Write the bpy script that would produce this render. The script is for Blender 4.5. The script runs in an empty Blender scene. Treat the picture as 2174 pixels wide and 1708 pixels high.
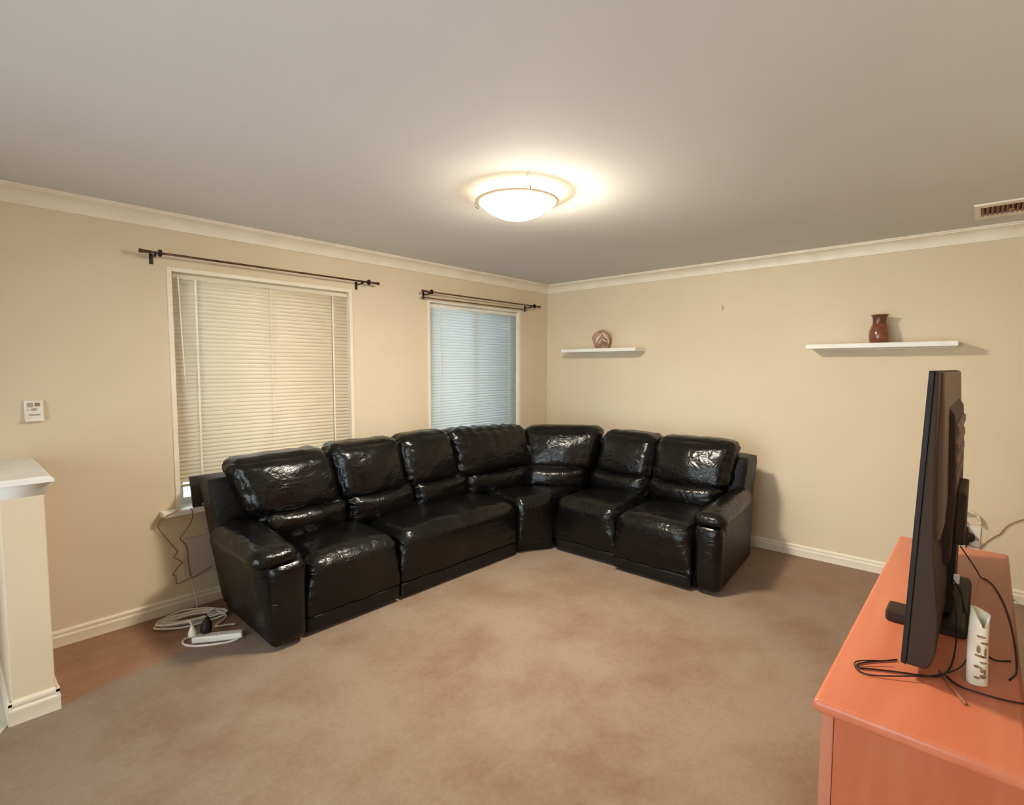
import bpy, bmesh, math, random
from mathutils import Vector, Matrix, noise

# ------------------------------------------------------------------ camera, world, exposure
scene = bpy.context.scene
COL = scene.collection
PI = math.pi
CAM = Vector((-4.5927, -3.6450, 1.4970))
YAW, PITCH, ROLL, FPX = 0.83323, 0.065156, 0.001026, 1111.07
fwd = Vector((math.sin(YAW) * math.cos(PITCH), math.cos(YAW) * math.cos(PITCH), -math.sin(PITCH)))
rgt = Vector((math.cos(YAW), -math.sin(YAW), 0))
upv = rgt.cross(fwd)
r2 = rgt * math.cos(ROLL) + upv * math.sin(ROLL)
u2 = -rgt * math.sin(ROLL) + upv * math.cos(ROLL)
cd = bpy.data.cameras.new('camera')
cam = bpy.data.objects.new('camera', cd)
COL.objects.link(cam)
cd.sensor_width = 36
cd.lens = FPX / 2174 * 36
cd.clip_start = 0.02
M3 = Matrix((r2, u2, -fwd)).transposed()
cam.matrix_world = Matrix.Translation(CAM) @ M3.to_4x4()
scene.camera = cam

world = bpy.data.worlds.new('sky')
scene.world = world
world.use_nodes = True
bg = world.node_tree.nodes['Background']
bg.inputs[0].default_value = (0.84, 0.92, 1.0, 1)
bg.inputs[1].default_value = 5.9

vs = scene.view_settings
vs.view_transform = 'Standard'
vs.look = 'None'
vs.gamma = 1
vs.use_curve_mapping = False
vs.exposure = 0.32
LAMP_STRENGTH = 198.0      # glass of the ceiling light
LAMP_GLOW = 4.0           # bulb between glass and ceiling

WARM = (1.0, 0.91, 0.76)

# ------------------------------------------------------------------ helpers
def lin(r, g, b):
    f = lambda c: (c / 255 / 12.92) if c / 255 <= 0.04045 else ((c / 255 + 0.055) / 1.055) ** 2.4
    return (f(r), f(g), f(b), 1)

class MB:
    def __init__(s): s.v = []; s.f = []
    def add(s, vs_, fs):
        o = len(s.v); s.v += [tuple(v) for v in vs_]; s.f += [tuple(i + o for i in f) for f in fs]; return s
    def box(s, x0, x1, y0, y1, z0, z1):
        x0, x1 = sorted((x0, x1)); y0, y1 = sorted((y0, y1)); z0, z1 = sorted((z0, z1))
        return s.add([(x0,y0,z0),(x1,y0,z0),(x1,y1,z0),(x0,y1,z0),(x0,y0,z1),(x1,y0,z1),(x1,y1,z1),(x0,y1,z1)],
                     [(0,3,2,1),(4,5,6,7),(0,1,5,4),(1,2,6,5),(2,3,7,6),(3,0,4,7)])
    def prism(s, poly, axis, a, b):
        """poly: list of 2D points, extruded along axis from a to b. 2D order: axis x -> (y,z); y -> (x,z); z -> (x,y)"""
        def P(p, t): return {'x': (t, p[0], p[1]), 'y': (p[0], t, p[1]), 'z': (p[0], p[1], t)}[axis]
        n = len(poly)
        return s.add([P(p, a) for p in poly] + [P(p, b) for p in poly],
                     [tuple(range(n))[::-1], tuple(range(n, 2 * n))] + [(i, (i + 1) % n, n + (i + 1) % n, n + i) for i in range(n)])
    def lathe(s, prof, c, seg=32, axis='z', caps=True):
        n = len(prof); vs_ = []
        for i in range(seg):
            a = 2 * PI * i / seg; ca, sa = math.cos(a), math.sin(a)
            for r, h in prof:
                p = {'z': (r*ca, r*sa, h), 'x': (h, r*ca, r*sa), 'y': (r*ca, h, r*sa)}[axis]
                vs_.append((c[0]+p[0], c[1]+p[1], c[2]+p[2]))
        fs = [(i*n+j, ((i+1)%seg)*n+j, ((i+1)%seg)*n+j+1, i*n+j+1) for i in range(seg) for j in range(n-1)]
        if caps:
            fs += [tuple(i*n for i in range(seg))[::-1], tuple(i*n+n-1 for i in range(seg))]
        return s.add(vs_, fs)
    def tube(s, pts, r, seg=8, smooth=6, zmin=None):
        P = catmull(pts, smooth) if smooth else [Vector(p) for p in pts]
        if zmin is not None:
            for p in P: p.z = max(p.z, zmin)
        T = [(P[min(i+1, len(P)-1)] - P[max(i-1, 0)]).normalized() for i in range(len(P))]
        n = T[0].orthogonal().normalized(); vs_ = []
        for i, p in enumerate(P):
            n = (n - T[i] * n.dot(T[i])).normalized(); b = T[i].cross(n)
            for k in range(seg):
                a = 2 * PI * k / seg
                vs_.append(p + n * (r * math.cos(a)) + b * (r * math.sin(a)))
        fs = [(i*seg+k, i*seg+(k+1)%seg, (i+1)*seg+(k+1)%seg, (i+1)*seg+k) for i in range(len(P)-1) for k in range(seg)]
        fs += [tuple(range(seg))[::-1], tuple((len(P)-1)*seg+k for k in range(seg))]
        return s.add(vs_, fs)
    def build(s, name, m, parent=None, smooth=False, bevel=0, bseg=2, auto=None):
        me = bpy.data.meshes.new(name); me.from_pydata(s.v, [], s.f)
        bm = bmesh.new(); bm.from_mesh(me)
        bmesh.ops.recalc_face_normals(bm, faces=bm.faces)
        if bevel:
            es = [e for e in bm.edges if len(e.link_faces) == 2 and e.calc_face_angle(0) > 0.5]
            bmesh.ops.bevel(bm, geom=es, offset=bevel, segments=bseg, affect='EDGES', profile=0.5)
        for f in bm.faces: f.smooth = smooth
        if auto is not None:
            for f in bm.faces: f.smooth = True
            for e in bm.edges:
                if len(e.link_faces) == 2 and e.calc_face_angle(0) > auto: e.smooth = False
        bm.to_mesh(me); bm.free()
        me.materials.append(MAT[m] if isinstance(m, str) else m)
        o = bpy.data.objects.new(name, me); COL.objects.link(o)
        if parent: o.parent = parent
        return o

def catmull(pts, k):
    P = [Vector(p) for p in pts]
    if len(P) < 3: return P
    P = [P[0] * 2 - P[1]] + P + [P[-1] * 2 - P[-2]]
    out = []
    for i in range(1, len(P) - 2):
        a, b, c, d = P[i-1], P[i], P[i+1], P[i+2]
        for j in range(k):
            t = j / k
            out.append(0.5 * ((2*b) + (c-a)*t + (2*a-5*b+4*c-d)*t*t + (3*b-a-3*c+d)*t**3))
    out.append(P[-2]); return out

def tag(o, label=None, cat=None, group=None, kind=None):
    if label: o['label'] = label
    if cat: o['category'] = cat
    if group: o['group'] = group
    if kind: o['kind'] = kind
    return o
def thing(name, label, cat, group=None, kind=None, loc=(0, 0, 0)):
    o = bpy.data.objects.new(name, None); COL.objects.link(o); o.location = loc; o.empty_display_size = 0.05
    return tag(o, label, cat, group, kind)
def kid(mb, name, m, parent, **k):
    """child mesh authored in world coordinates under a parent that may be moved"""
    o = mb.build(name, m, None, **k)
    off = Vector(parent.location); pp = parent.parent
    while pp: off += Vector(pp.location); pp = pp.parent
    if off.length > 0: o.data.transform(Matrix.Translation(-off))
    o.parent = parent
    return o
def label(o, t): o['label'] = t; return o

# ------------------------------------------------------------------ materials
MAT = {}
def mat(name, col, rough=0.5, spec=0.5, metal=0.0, coat=0.0):
    m = bpy.data.materials.new(name); m.use_nodes = True
    b = m.node_tree.nodes['Principled BSDF']
    b.inputs['Base Color'].default_value = col
    b.inputs['Roughness'].default_value = rough
    b.inputs['Specular IOR Level'].default_value = spec
    b.inputs['Metallic'].default_value = metal
    b.inputs['Coat Weight'].default_value = coat
    MAT[name] = m
    return m, m.node_tree, b
def nd(nt, t, **k):
    n = nt.nodes.new(t)
    for a, v in k.items():
        if a in n.inputs: n.inputs[a].default_value = v
        else: setattr(n, a, v)
    return n
def coords(nt, scale=(1, 1, 1)):
    tc = nd(nt, 'ShaderNodeTexCoord'); mp = nd(nt, 'ShaderNodeMapping')
    mp.inputs['Scale'].default_value = scale
    nt.links.new(tc.outputs['Object'], mp.inputs['Vector'])
    return mp.outputs['Vector']
def noise_col(nt, b, c1, c2, scale=5, detail=4, stretch=(1, 1, 1), lo=0.35, hi=0.65):
    n = nd(nt, 'ShaderNodeTexNoise', Scale=scale, Detail=detail)
    nt.links.new(coords(nt, stretch), n.inputs['Vector'])
    r = nd(nt, 'ShaderNodeValToRGB')
    r.color_ramp.elements[0].position = lo; r.color_ramp.elements[0].color = c1
    r.color_ramp.elements[1].position = hi; r.color_ramp.elements[1].color = c2
    nt.links.new(n.outputs['Fac'], r.inputs['Fac'])
    nt.links.new(r.outputs['Color'], b.inputs['Base Color'])
    return r
def bump(nt, b, scale, strength, dist=0.002, detail=3, stretch=(1, 1, 1), prev=None, kind='noise'):
    if kind == 'noise':
        n = nd(nt, 'ShaderNodeTexNoise', Scale=scale, Detail=detail); out = n.outputs['Fac']
    else:
        n = nd(nt, 'ShaderNodeTexVoronoi', Scale=scale); out = n.outputs['Distance']
    nt.links.new(coords(nt, stretch), n.inputs['Vector'])
    bp = nd(nt, 'ShaderNodeBump'); bp.inputs['Strength'].default_value = strength; bp.inputs['Distance'].default_value = dist
    nt.links.new(out, bp.inputs['Height'])
    if prev: nt.links.new(prev.outputs['Normal'], bp.inputs['Normal'])
    nt.links.new(bp.outputs['Normal'], b.inputs['Normal'])
    return bp

m, nt, b = mat('wall_paint', lin(214, 195, 165), 0.75, 0.2)
noise_col(nt, b, lin(218, 201, 174), lin(222, 206, 180), 1.3, 3); bump(nt, b, 90, 0.05, 0.001)
m, nt, b = mat('ceiling_paint', lin(222, 215, 204), 0.85, 0.15)
noise_col(nt, b, lin(210, 207, 201), lin(215, 212, 207), 0.8, 2); bump(nt, b, 120, 0.04, 0.001)
m, nt, b = mat('trim_paint', lin(236, 225, 205), 0.45, 0.4)
noise_col(nt, b, lin(232, 220, 199), lin(239, 229, 210), 6, 3)
m, nt, b = mat('white_paint', lin(238, 234, 226), 0.4, 0.4)
noise_col(nt, b, lin(234, 229, 220), lin(241, 238, 231), 5, 3)
m, nt, b = mat('tile', lin(226, 222, 214), 0.25, 0.5); noise_col(nt, b, lin(218, 213, 204), lin(232, 229, 222), 7, 5)
m, nt, b = mat('grout', lin(168, 160, 150), 0.9, 0.1); bump(nt, b, 200, 0.3)
m, nt, b = mat('paving', lin(200, 195, 186), 0.9, 0.1); noise_col(nt, b, lin(188, 182, 172), lin(210, 205, 196), 3, 6)

# carpet: pale tan, darker brown along the walls
m, nt, b = mat('carpet', lin(178, 148, 118), 0.95, 0.05)
L = nt.links
vec = coords(nt)
sep = nd(nt, 'ShaderNodeSeparateXYZ'); L.new(vec, sep.inputs[0])
def math_(op, a, bb=None, clamp=False):
    n = nd(nt, 'ShaderNodeMath', operation=op, use_clamp=clamp)
    for i, v in enumerate((a, bb)):
        if v is None: continue
        if isinstance(v, (int, float)): n.inputs[i].default_value = v
        else: L.new(v, n.inputs[i])
    return n.outputs[0]
def ramp(v, lo, hi): return math_('DIVIDE', math_('SUBTRACT', v, lo), hi - lo, True)
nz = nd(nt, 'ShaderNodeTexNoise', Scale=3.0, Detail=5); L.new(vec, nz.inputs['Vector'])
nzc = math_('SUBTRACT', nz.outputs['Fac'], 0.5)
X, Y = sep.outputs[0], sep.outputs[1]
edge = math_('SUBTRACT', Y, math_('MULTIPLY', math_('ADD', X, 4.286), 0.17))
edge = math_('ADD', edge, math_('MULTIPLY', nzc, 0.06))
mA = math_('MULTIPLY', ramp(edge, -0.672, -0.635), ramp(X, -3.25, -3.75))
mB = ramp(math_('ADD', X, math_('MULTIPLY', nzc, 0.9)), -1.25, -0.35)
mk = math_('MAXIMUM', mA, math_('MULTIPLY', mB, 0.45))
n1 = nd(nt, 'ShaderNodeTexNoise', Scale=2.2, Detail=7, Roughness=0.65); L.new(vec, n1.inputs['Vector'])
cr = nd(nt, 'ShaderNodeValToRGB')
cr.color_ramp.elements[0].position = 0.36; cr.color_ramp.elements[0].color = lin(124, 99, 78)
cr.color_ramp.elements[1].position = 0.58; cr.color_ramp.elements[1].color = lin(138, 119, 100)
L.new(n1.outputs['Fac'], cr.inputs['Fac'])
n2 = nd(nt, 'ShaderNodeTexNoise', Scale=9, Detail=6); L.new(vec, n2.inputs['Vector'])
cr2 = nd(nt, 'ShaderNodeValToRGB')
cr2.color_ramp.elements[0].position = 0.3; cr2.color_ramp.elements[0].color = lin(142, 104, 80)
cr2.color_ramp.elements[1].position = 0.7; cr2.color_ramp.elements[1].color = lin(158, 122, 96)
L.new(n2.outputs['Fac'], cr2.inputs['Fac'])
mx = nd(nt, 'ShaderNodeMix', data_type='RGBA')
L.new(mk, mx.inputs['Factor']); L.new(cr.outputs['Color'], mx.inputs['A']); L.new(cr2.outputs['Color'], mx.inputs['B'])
n3 = nd(nt, 'ShaderNodeTexNoise', Scale=38, Detail=6, Roughness=0.75); L.new(vec, n3.inputs['Vector'])
cr3 = nd(nt, 'ShaderNodeValToRGB')
cr3.color_ramp.elements[0].position = 0.3; cr3.color_ramp.elements[0].color = (0.88, 0.86, 0.84, 1)
cr3.color_ramp.elements[1].position = 0.72; cr3.color_ramp.elements[1].color = (1.09, 1.09, 1.09, 1)
L.new(n3.outputs['Fac'], cr3.inputs['Fac'])
mm_ = nd(nt, 'ShaderNodeMix', data_type='RGBA', blend_type='MULTIPLY'); mm_.inputs['Factor'].default_value = 1.0
L.new(mx.outputs['Result'], mm_.inputs['A']); L.new(cr3.outputs['Color'], mm_.inputs['B'])
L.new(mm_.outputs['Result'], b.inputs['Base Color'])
b.inputs['Sheen Weight'].default_value = 0.15
bp = bump(nt, b, 260, 0.55, 0.004, 2); bump(nt, b, 40, 0.25, 0.006, 4, prev=bp)

def leather(name, base, rough, spec):
    m, nt, b = mat(name, (base, base * .95, base * .95, 1), rough, spec)
    noise_col(nt, b, (base * .75, base * .7, base * .7, 1), (base * 1.35, base * 1.25, base * 1.2, 1), 4, 4)
    bp = bump(nt, b, 170, 0.10, 0.0008, 2, kind='voronoi')
    bp = bump(nt, b, 9, 0.22, 0.010, 3, prev=bp)
    n = nd(nt, 'ShaderNodeTexNoise', Scale=13, Detail=3, Distortion=0.6); nt.links.new(coords(nt, (1, 1, 1.6)), n.inputs['Vector'])
    a = nd(nt, 'ShaderNodeMath', operation='SUBTRACT'); nt.links.new(n.outputs['Fac'], a.inputs[0]); a.inputs[1].default_value = 0.5
    c = nd(nt, 'ShaderNodeMath', operation='ABSOLUTE'); nt.links.new(a.outputs[0], c.inputs[0])
    b3 = nd(nt, 'ShaderNodeBump'); b3.inputs['Strength'].default_value = 0.4; b3.inputs['Distance'].default_value = 0.02; b3.invert = True
    nt.links.new(c.outputs[0], b3.inputs['Height']); nt.links.new(bp.outputs['Normal'], b3.inputs['Normal']); nt.links.new(b3.outputs['Normal'], b.inputs['Normal'])
leather('leather', 0.0034, 0.25, 0.35)
leather('leather_dull', 0.006, 0.40, 0.28)
def wood(name, c1, c2, stretch, rough=0.35):
    m, nt, b = mat(name, c1, rough, 0.45)
    noise_col(nt, b, c1, c2, 3, 8, stretch, 0.3, 0.7); bump(nt, b, 30, 0.05, 0.001, 4, stretch)
wood('wood_top', lin(196, 106, 74), lin(206, 122, 88), (0.6, 6, 6))
wood('wood_end', lin(178, 92, 58), lin(186, 106, 72), (6, 6, 0.5))
wood('wood_trim', lin(184, 110, 84), lin(192, 122, 94), (6, 6, 0.5))
wood('wood_stick', lin(150, 92, 62), lin(170, 108, 76), (2, 8, 8))
m, nt, b = mat('black_plastic', lin(36, 28, 24), 0.5, 0.22); bump(nt, b, 300, 0.03)
m, nt, b = mat('tv_side', lin(60, 45, 36), 0.55, 0.15); bump(nt, b, 200, 0.04)
m, nt, b = mat('tv_back', lin(112, 88, 72), 0.5, 0.2); bump(nt, b, 200, 0.05)
m, nt, b = mat('screen', lin(14, 14, 16), 0.12, 0.5)
m, nt, b = mat('cord_black', lin(34, 28, 26), 0.45, 0.4)
m, nt, b = mat('cord_brown', lin(140, 88, 60), 0.5, 0.4)
m, nt, b = mat('cord_white', lin(222, 214, 202), 0.45, 0.4); noise_col(nt, b, lin(214, 205, 192), lin(228, 221, 210), 14, 3)
m, nt, b = mat('white_plastic', lin(236, 230, 218), 0.35, 0.5); noise_col(nt, b, lin(231, 225, 212), lin(240, 235, 224), 9, 2)
m, nt, b = mat('grey_plastic', lin(168, 160, 148), 0.45, 0.4)
m, nt, b = mat('tan_plastic', lin(150, 124, 98), 0.45, 0.4)
m, nt, b = mat('pale_grey_board', lin(196, 188, 176), 0.6, 0.3); noise_col(nt, b, lin(190, 182, 170), lin(201, 194, 182), 4, 4)
m, nt, b = mat('dark_board', lin(56, 50, 47), 0.5, 0.4); noise_col(nt, b, lin(48, 43, 41), lin(66, 58, 53), 12, 5)
m, nt, b = mat('rod_metal', lin(92, 62, 46), 0.35, 0.5, 0.6); noise_col(nt, b, lin(64, 46, 38), lin(128, 84, 58), 14, 3)
m, nt, b = mat('black_metal', lin(30, 27, 26), 0.4, 0.5, 0.3)
m, nt, b = mat('clip_metal', lin(150, 125, 95), 0.35, 0.5, 0.8)
m, nt, b = mat('vase_glaze', lin(126, 74, 50), 0.16, 0.6)
noise_col(nt, b, lin(112, 64, 44), lin(140, 84, 58), 22, 5); bump(nt, b, 60, 0.05)
m, nt, b = mat('vase_band', lin(96, 56, 40), 0.3, 0.5); noise_col(nt, b, lin(88, 50, 36), lin(112, 66, 46), 30, 5)
m, nt, b = mat('stone_rind', lin(158, 118, 88), 0.5, 0.4); noise_col(nt, b, lin(128, 86, 60), lin(186, 152, 122), 18, 6); bump(nt, b, 40, 0.4)
m, nt, b = mat('stone_band', lin(206, 186, 160), 0.4, 0.4); noise_col(nt, b, lin(192, 168, 140), lin(216, 200, 178), 20, 5)
m, nt, b = mat('stone_core', lin(128, 88, 66), 0.45, 0.4); noise_col(nt, b, lin(104, 62, 44), lin(150, 114, 92), 30, 6); bump(nt, b, 60, 0.5)
m, nt, b = mat('vent_louvre', lin(150, 104, 76), 0.5, 0.4); noise_col(nt, b, lin(136, 92, 66), lin(166, 118, 88), 20, 3)
m, nt, b = mat('vent_dark', lin(90, 56, 40), 0.8, 0.2)
m, nt, b = mat('birch_bark', lin(222, 208, 184), 0.7, 0.3)
noise_col(nt, b, lin(214, 198, 172), lin(230, 220, 200), 14, 5); bump(nt, b, 60, 0.5, 0.002)
m, nt, b = mat('bark_mark', lin(140, 100, 72), 0.8, 0.2); noise_col(nt, b, lin(110, 74, 52), lin(172, 134, 100), 60, 4)

def slat_mat(name, col, tr, trcol):
    m = bpy.data.materials.new(name); m.use_nodes = True; nt = m.node_tree; nt.nodes.clear()
    out = nd(nt, 'ShaderNodeOutputMaterial'); d = nd(nt, 'ShaderNodeBsdfPrincipled'); t = nd(nt, 'ShaderNodeBsdfTranslucent')
    d.inputs['Base Color'].default_value = col; d.inputs['Roughness'].default_value = 0.6; d.inputs['Specular IOR Level'].default_value = 0.25
    t.inputs['Color'].default_value = trcol
    mx = nd(nt, 'ShaderNodeMixShader'); mx.inputs[0].default_value = tr
    nt.links.new(d.outputs[0], mx.inputs[1]); nt.links.new(t.outputs[0], mx.inputs[2]); nt.links.new(mx.outputs[0], out.inputs[0])
    MAT[name] = m
slat_mat('slat_cream', lin(226, 213, 190), 0.004, lin(240, 226, 196))
slat_mat('slat_pale', lin(222, 224, 220), 0.30, lin(212, 230, 240))  # blue daylight behind this blind is put into the slat colour and translucency
def glass_mat(name, col):
    m = bpy.data.materials.new(name); m.use_nodes = True; nt = m.node_tree; nt.nodes.clear()
    out = nd(nt, 'ShaderNodeOutputMaterial'); g = nd(nt, 'ShaderNodeBsdfGlossy'); t = nd(nt, 'ShaderNodeBsdfTransparent')
    t.inputs[0].default_value = col; g.inputs['Roughness'].default_value = 0.02
    fr = nd(nt, 'ShaderNodeFresnel'); fr.inputs[0].default_value = 1.45
    mx = nd(nt, 'ShaderNodeMixShader')
    nt.links.new(fr.outputs[0], mx.inputs[0]); nt.links.new(t.outputs[0], mx.inputs[1]); nt.links.new(g.outputs[0], mx.inputs[2]); nt.links.new(mx.outputs[0], out.inputs[0])
    MAT[name] = m
glass_mat('pane_glass', (0.93, 0.96, 0.96, 1))
glass_mat('clear_plastic', (0.93, 0.90, 0.86, 1))
def glow_mat(name, strength):
    m = bpy.data.materials.new(name); m.use_nodes = True; nt = m.node_tree
    b = nt.nodes['Principled BSDF']
    b.inputs['Base Color'].default_value = (0.85, 0.8, 0.7, 1); b.inputs['Roughness'].default_value = 0.3
    b.inputs['Emission Color'].default_value = (*WARM, 1); b.inputs['Emission Strength'].default_value = strength
    tc = nd(nt, 'ShaderNodeTexCoord'); ln = nd(nt, 'ShaderNodeVectorMath', operation='MULTIPLY')
    ln.inputs[1].default_value = (5, 5, 0); nt.links.new(tc.outputs['Object'], ln.inputs[0])
    dt = nd(nt, 'ShaderNodeVectorMath', operation='DOT_PRODUCT'); nt.links.new(ln.outputs[0], dt.inputs[0]); nt.links.new(ln.outputs[0], dt.inputs[1])
    ma = nd(nt, 'ShaderNodeMath', operation='MULTIPLY_ADD'); nt.links.new(dt.outputs['Value'], ma.inputs[0])
    ma.inputs[1].default_value = -0.95 * strength; ma.inputs[2].default_value = 1.35 * strength
    # bowl emission skewed to send more light to the shelf wall than the windows
    d2 = nd(nt, 'ShaderNodeVectorMath', operation='DOT_PRODUCT'); nt.links.new(tc.outputs['Object'], d2.inputs[0]); d2.inputs[1].default_value = (2.5, -3.4, 0)
    a1 = nd(nt, 'ShaderNodeMath', operation='ADD'); nt.links.new(d2.outputs['Value'], a1.inputs[0]); a1.inputs[1].default_value = 1.0
    mu = nd(nt, 'ShaderNodeMath', operation='MULTIPLY'); nt.links.new(ma.outputs[0], mu.inputs[0]); nt.links.new(a1.outputs[0], mu.inputs[1])
    nt.links.new(mu.outputs[0], b.inputs['Emission Strength'])
    MAT[name] = m
glow_mat('lamp_glass', LAMP_STRENGTH)
m, nt, b = mat('lamp_rim', lin(196, 166, 128), 0.25, 0.5)
b.inputs['Emission Color'].default_value = (1.0, 0.86, 0.62, 1); b.inputs['Emission Strength'].default_value = 0.15

# ------------------------------------------------------------------ room shell
H = 2.4
XL, YF = -5.95, -3.98          # left wall, near wall beside the cabinet
W1 = (-3.64, -2.41); W2 = (-1.68, -0.455); WZ = (0.62, 2.10)
S = dict(kind='structure')
def struct(mb, name, m, lab, cat, **k): return tag(mb.build(name, m, **k), lab, cat, kind='structure')

fl = MB()
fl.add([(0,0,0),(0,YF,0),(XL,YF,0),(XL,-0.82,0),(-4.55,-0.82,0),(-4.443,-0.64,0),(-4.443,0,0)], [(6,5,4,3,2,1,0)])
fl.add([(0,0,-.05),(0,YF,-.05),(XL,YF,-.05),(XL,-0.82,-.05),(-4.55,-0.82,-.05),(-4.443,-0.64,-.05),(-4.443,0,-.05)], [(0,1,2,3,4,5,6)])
struct(fl, 'floor', 'carpet', 'tan carpet with darker brown patches along the walls', 'floor')
tf = MB().box(XL, -4.445, -0.81, 0, -0.05, -0.006)
tfo = struct(tf, 'floor_tiled', 'grout', 'white tiled floor beside the half wall', 'floor')
tile = None
for i in range(5):
    for j in range(3):
        x1 = -4.449 - i * 0.305; y1 = -0.004 - j * 0.305
        x0 = max(x1 - 0.301, XL); y0 = max(y1 - 0.301, -0.815)
        tm = MB()
        if i == 0 and j == 2:
            tm.prism([(-4.54, -0.805), (-4.449, -0.645), (-4.449, y1), (x0, y1), (x0, -0.815)], 'z', -0.02, 0.001)
        else: tm.box(x0, x1, y0, y1, -0.02, 0.001)
        tm.build('tile', 'tile', tfo)
ce = MB().box(XL, 0, YF, 0, H, H + 0.06)
struct(ce, 'ceiling', 'ceiling_paint', 'flat off-white plaster ceiling', 'ceiling')
wb = MB()
T = 0.14
def wall_holes(mb, x0, x1, holes):
    xs = [x0]
    for h in holes: xs += [h[0], h[1]]
    xs.append(x1)
    for i in range(0, len(xs), 2): mb.box(xs[i], xs[i+1], 0, T, 0, H)
    for h in holes: mb.box(h[0], h[1], 0, T, 0, WZ[0]); mb.box(h[0], h[1], 0, T, WZ[1], H)
wall_holes(wb, XL, 0.14, (W1, W2))
struct(wb, 'wall_back', 'wall_paint', 'cream window wall behind the long side of the sofa', 'wall')
struct(MB().box(0, 0.14, YF, 0, 0, H), 'wall_right', 'wall_paint', 'cream wall carrying the two white shelves', 'wall')
struct(MB().box(XL, 0.14, YF - 0.14, YF, 0, H), 'wall_front', 'wall_paint', 'cream wall behind the television cabinet', 'wall')
wl = MB().box(XL - .14, XL, YF, -3.7, 0, H).box(XL - .14, XL, -.9, 0, 0, H).box(XL - .14, XL, -3.7, -.9, 2.15, H)
struct(wl, 'wall_left', 'wall_paint', 'cream wall with an added glazed sliding door at the far left', 'wall')
# glazed door added out of view in the left wall for fill light
d = thing('added_fill_door', 'unseen glazed white sliding door added in the far left wall for fill light', 'door', kind='structure')
for (a, c) in ((-3.7, -2.3), (-2.3, -.9)):
    fm = MB()
    fm.box(XL-.09, XL-.04, a, a+.05, 0, 2.15).box(XL-.09, XL-.04, c-.05, c, 0, 2.15).box(XL-.09, XL-.04, a+.05, c-.05, 2.09, 2.15).box(XL-.09, XL-.04, a+.05, c-.05, 0, .06)
    f = fm.build('fill_door_frame', 'white_paint', d)
    MB().box(XL-.068, XL-.062, a+.05, c-.05, .06, 2.09).build('pane', 'pane_glass', f)
# half wall
hw = thing('wall_partition', 'cream half wall with a moulded white cap at the left', 'half wall', kind='structure')
MB().box(-4.443, -4.303, -0.672, 0, 0, 0.985).build('body', 'wall_paint', hw, bevel=0.004)
cp = MB()
cp.prism([(-4.475,1.012),(-4.475,1.026),(-4.452,1.04),(-4.288,1.04),(-4.272,1.026),(-4.272,1.012)], 'y', 0, -0.715)
cpo = cp.build('cap', 'white_paint', hw, bevel=0.003)
ml = MB()
pr = [(0.0, 0.955), (0.006, 0.965), (0.016, 0.985), (0.024, 1.0), (0.026, 1.0135)]
rings = []
for dx, z in pr: rings.append([(-4.443-dx, 0, z), (-4.443-dx, -.672-dx, z), (-4.303+dx, -.672-dx, z), (-4.303+dx, 0, z)])
vs_ = [v for r in rings for v in r]
ml.add(vs_, [(4*i+k, 4*i+k+1, 4*i+k+5, 4*i+k+4) for i in range(4) for k in range(3)])
ml.build('cap_moulding', 'white_paint', cpo, smooth=True)
# cornices (cove profile)
cov = [(0, 2.315), (0.012, 2.315), (0.014, 2.325)] + [(0.014 + 0.062 * (1 - math.cos(a)), 2.327 + 0.056 * math.sin(a)) for a in [k * PI / 2 / 8 for k in range(1, 9)]] + [(0.078, 2.39), (0.087, 2.391), (0.087, 2.4), (0, 2.4)]
def cornice(name, side, lab):
    mb = MB()
    if side == 'back': mb.prism([(-d, z) for d, z in cov], 'x', XL, 0)
    if side == 'right': mb.prism([(-d, z) for d, z in cov], 'y', YF, 0)
    if side == 'front': mb.prism([(YF + d, z) for d, z in cov], 'x', XL, 0)
    if side == 'left': mb.prism([(XL + d, z) for d, z in cov], 'y', YF, 0)
    struct(mb, name, 'trim_paint', lab, 'cornice', auto=0.5)
cornice('trim_1', 'back', 'cove cornice above the window wall')
cornice('trim_2', 'right', 'cove cornice above the wall with shelves')
cornice('trim_3', 'front', 'cove cornice above the wall behind the television')
cornice('trim_4', 'left', 'cove cornice above the added glazed door')
bbp = [(0, 0), (0.015, 0), (0.015, 0.045), (0.0165, 0.05), (0.015, 0.056), (0.010, 0.06), (0.010, 0.066), (0.013, 0.07), (0.013, 0.08), (0.007, 0.088), (0, 0.088)]
def baseboard(name, poly_axis, fn, a, c, lab):
    struct(MB().prism([fn(p) for p in bbp], poly_axis, a, c), name, 'trim_paint', lab, 'baseboard', auto=0.5)
baseboard('baseboard_back', 'x', lambda p: (-p[0], p[1]), -4.303, 0, 'cream skirting board under the windows')
baseboard('baseboard_right', 'y', lambda p: (-p[0], p[1]), YF, 0, 'cream skirting board under the shelves')
baseboard('baseboard_front', 'x', lambda p: (YF + p[0], p[1]), XL, 0, 'cream skirting board behind the cabinet')
baseboard('baseboard_left', 'y', lambda p: (XL + p[0], p[1]), -.9, 0, 'cream skirting board beside the added glazed door')
hb = MB()
hb.prism([(-.672 - p[0], p[1] * 1.15) for p in bbp], 'x', -4.455, -4.29)
hb.prism([(-4.303 + p[0], p[1] * 1.15) for p in bbp], 'y', -0.685, 0)
hb.prism([(-4.443 - p[0], p[1] * 1.15) for p in bbp], 'y', -0.685, 0)
hb.build('baseboard', 'trim_paint', hw, auto=0.5)
# outside
struct(MB().box(-9, 4, 0.14, 9, -0.35, -0.3), 'ground', 'paving', 'pale paving outside the windows', 'ground')

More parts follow.
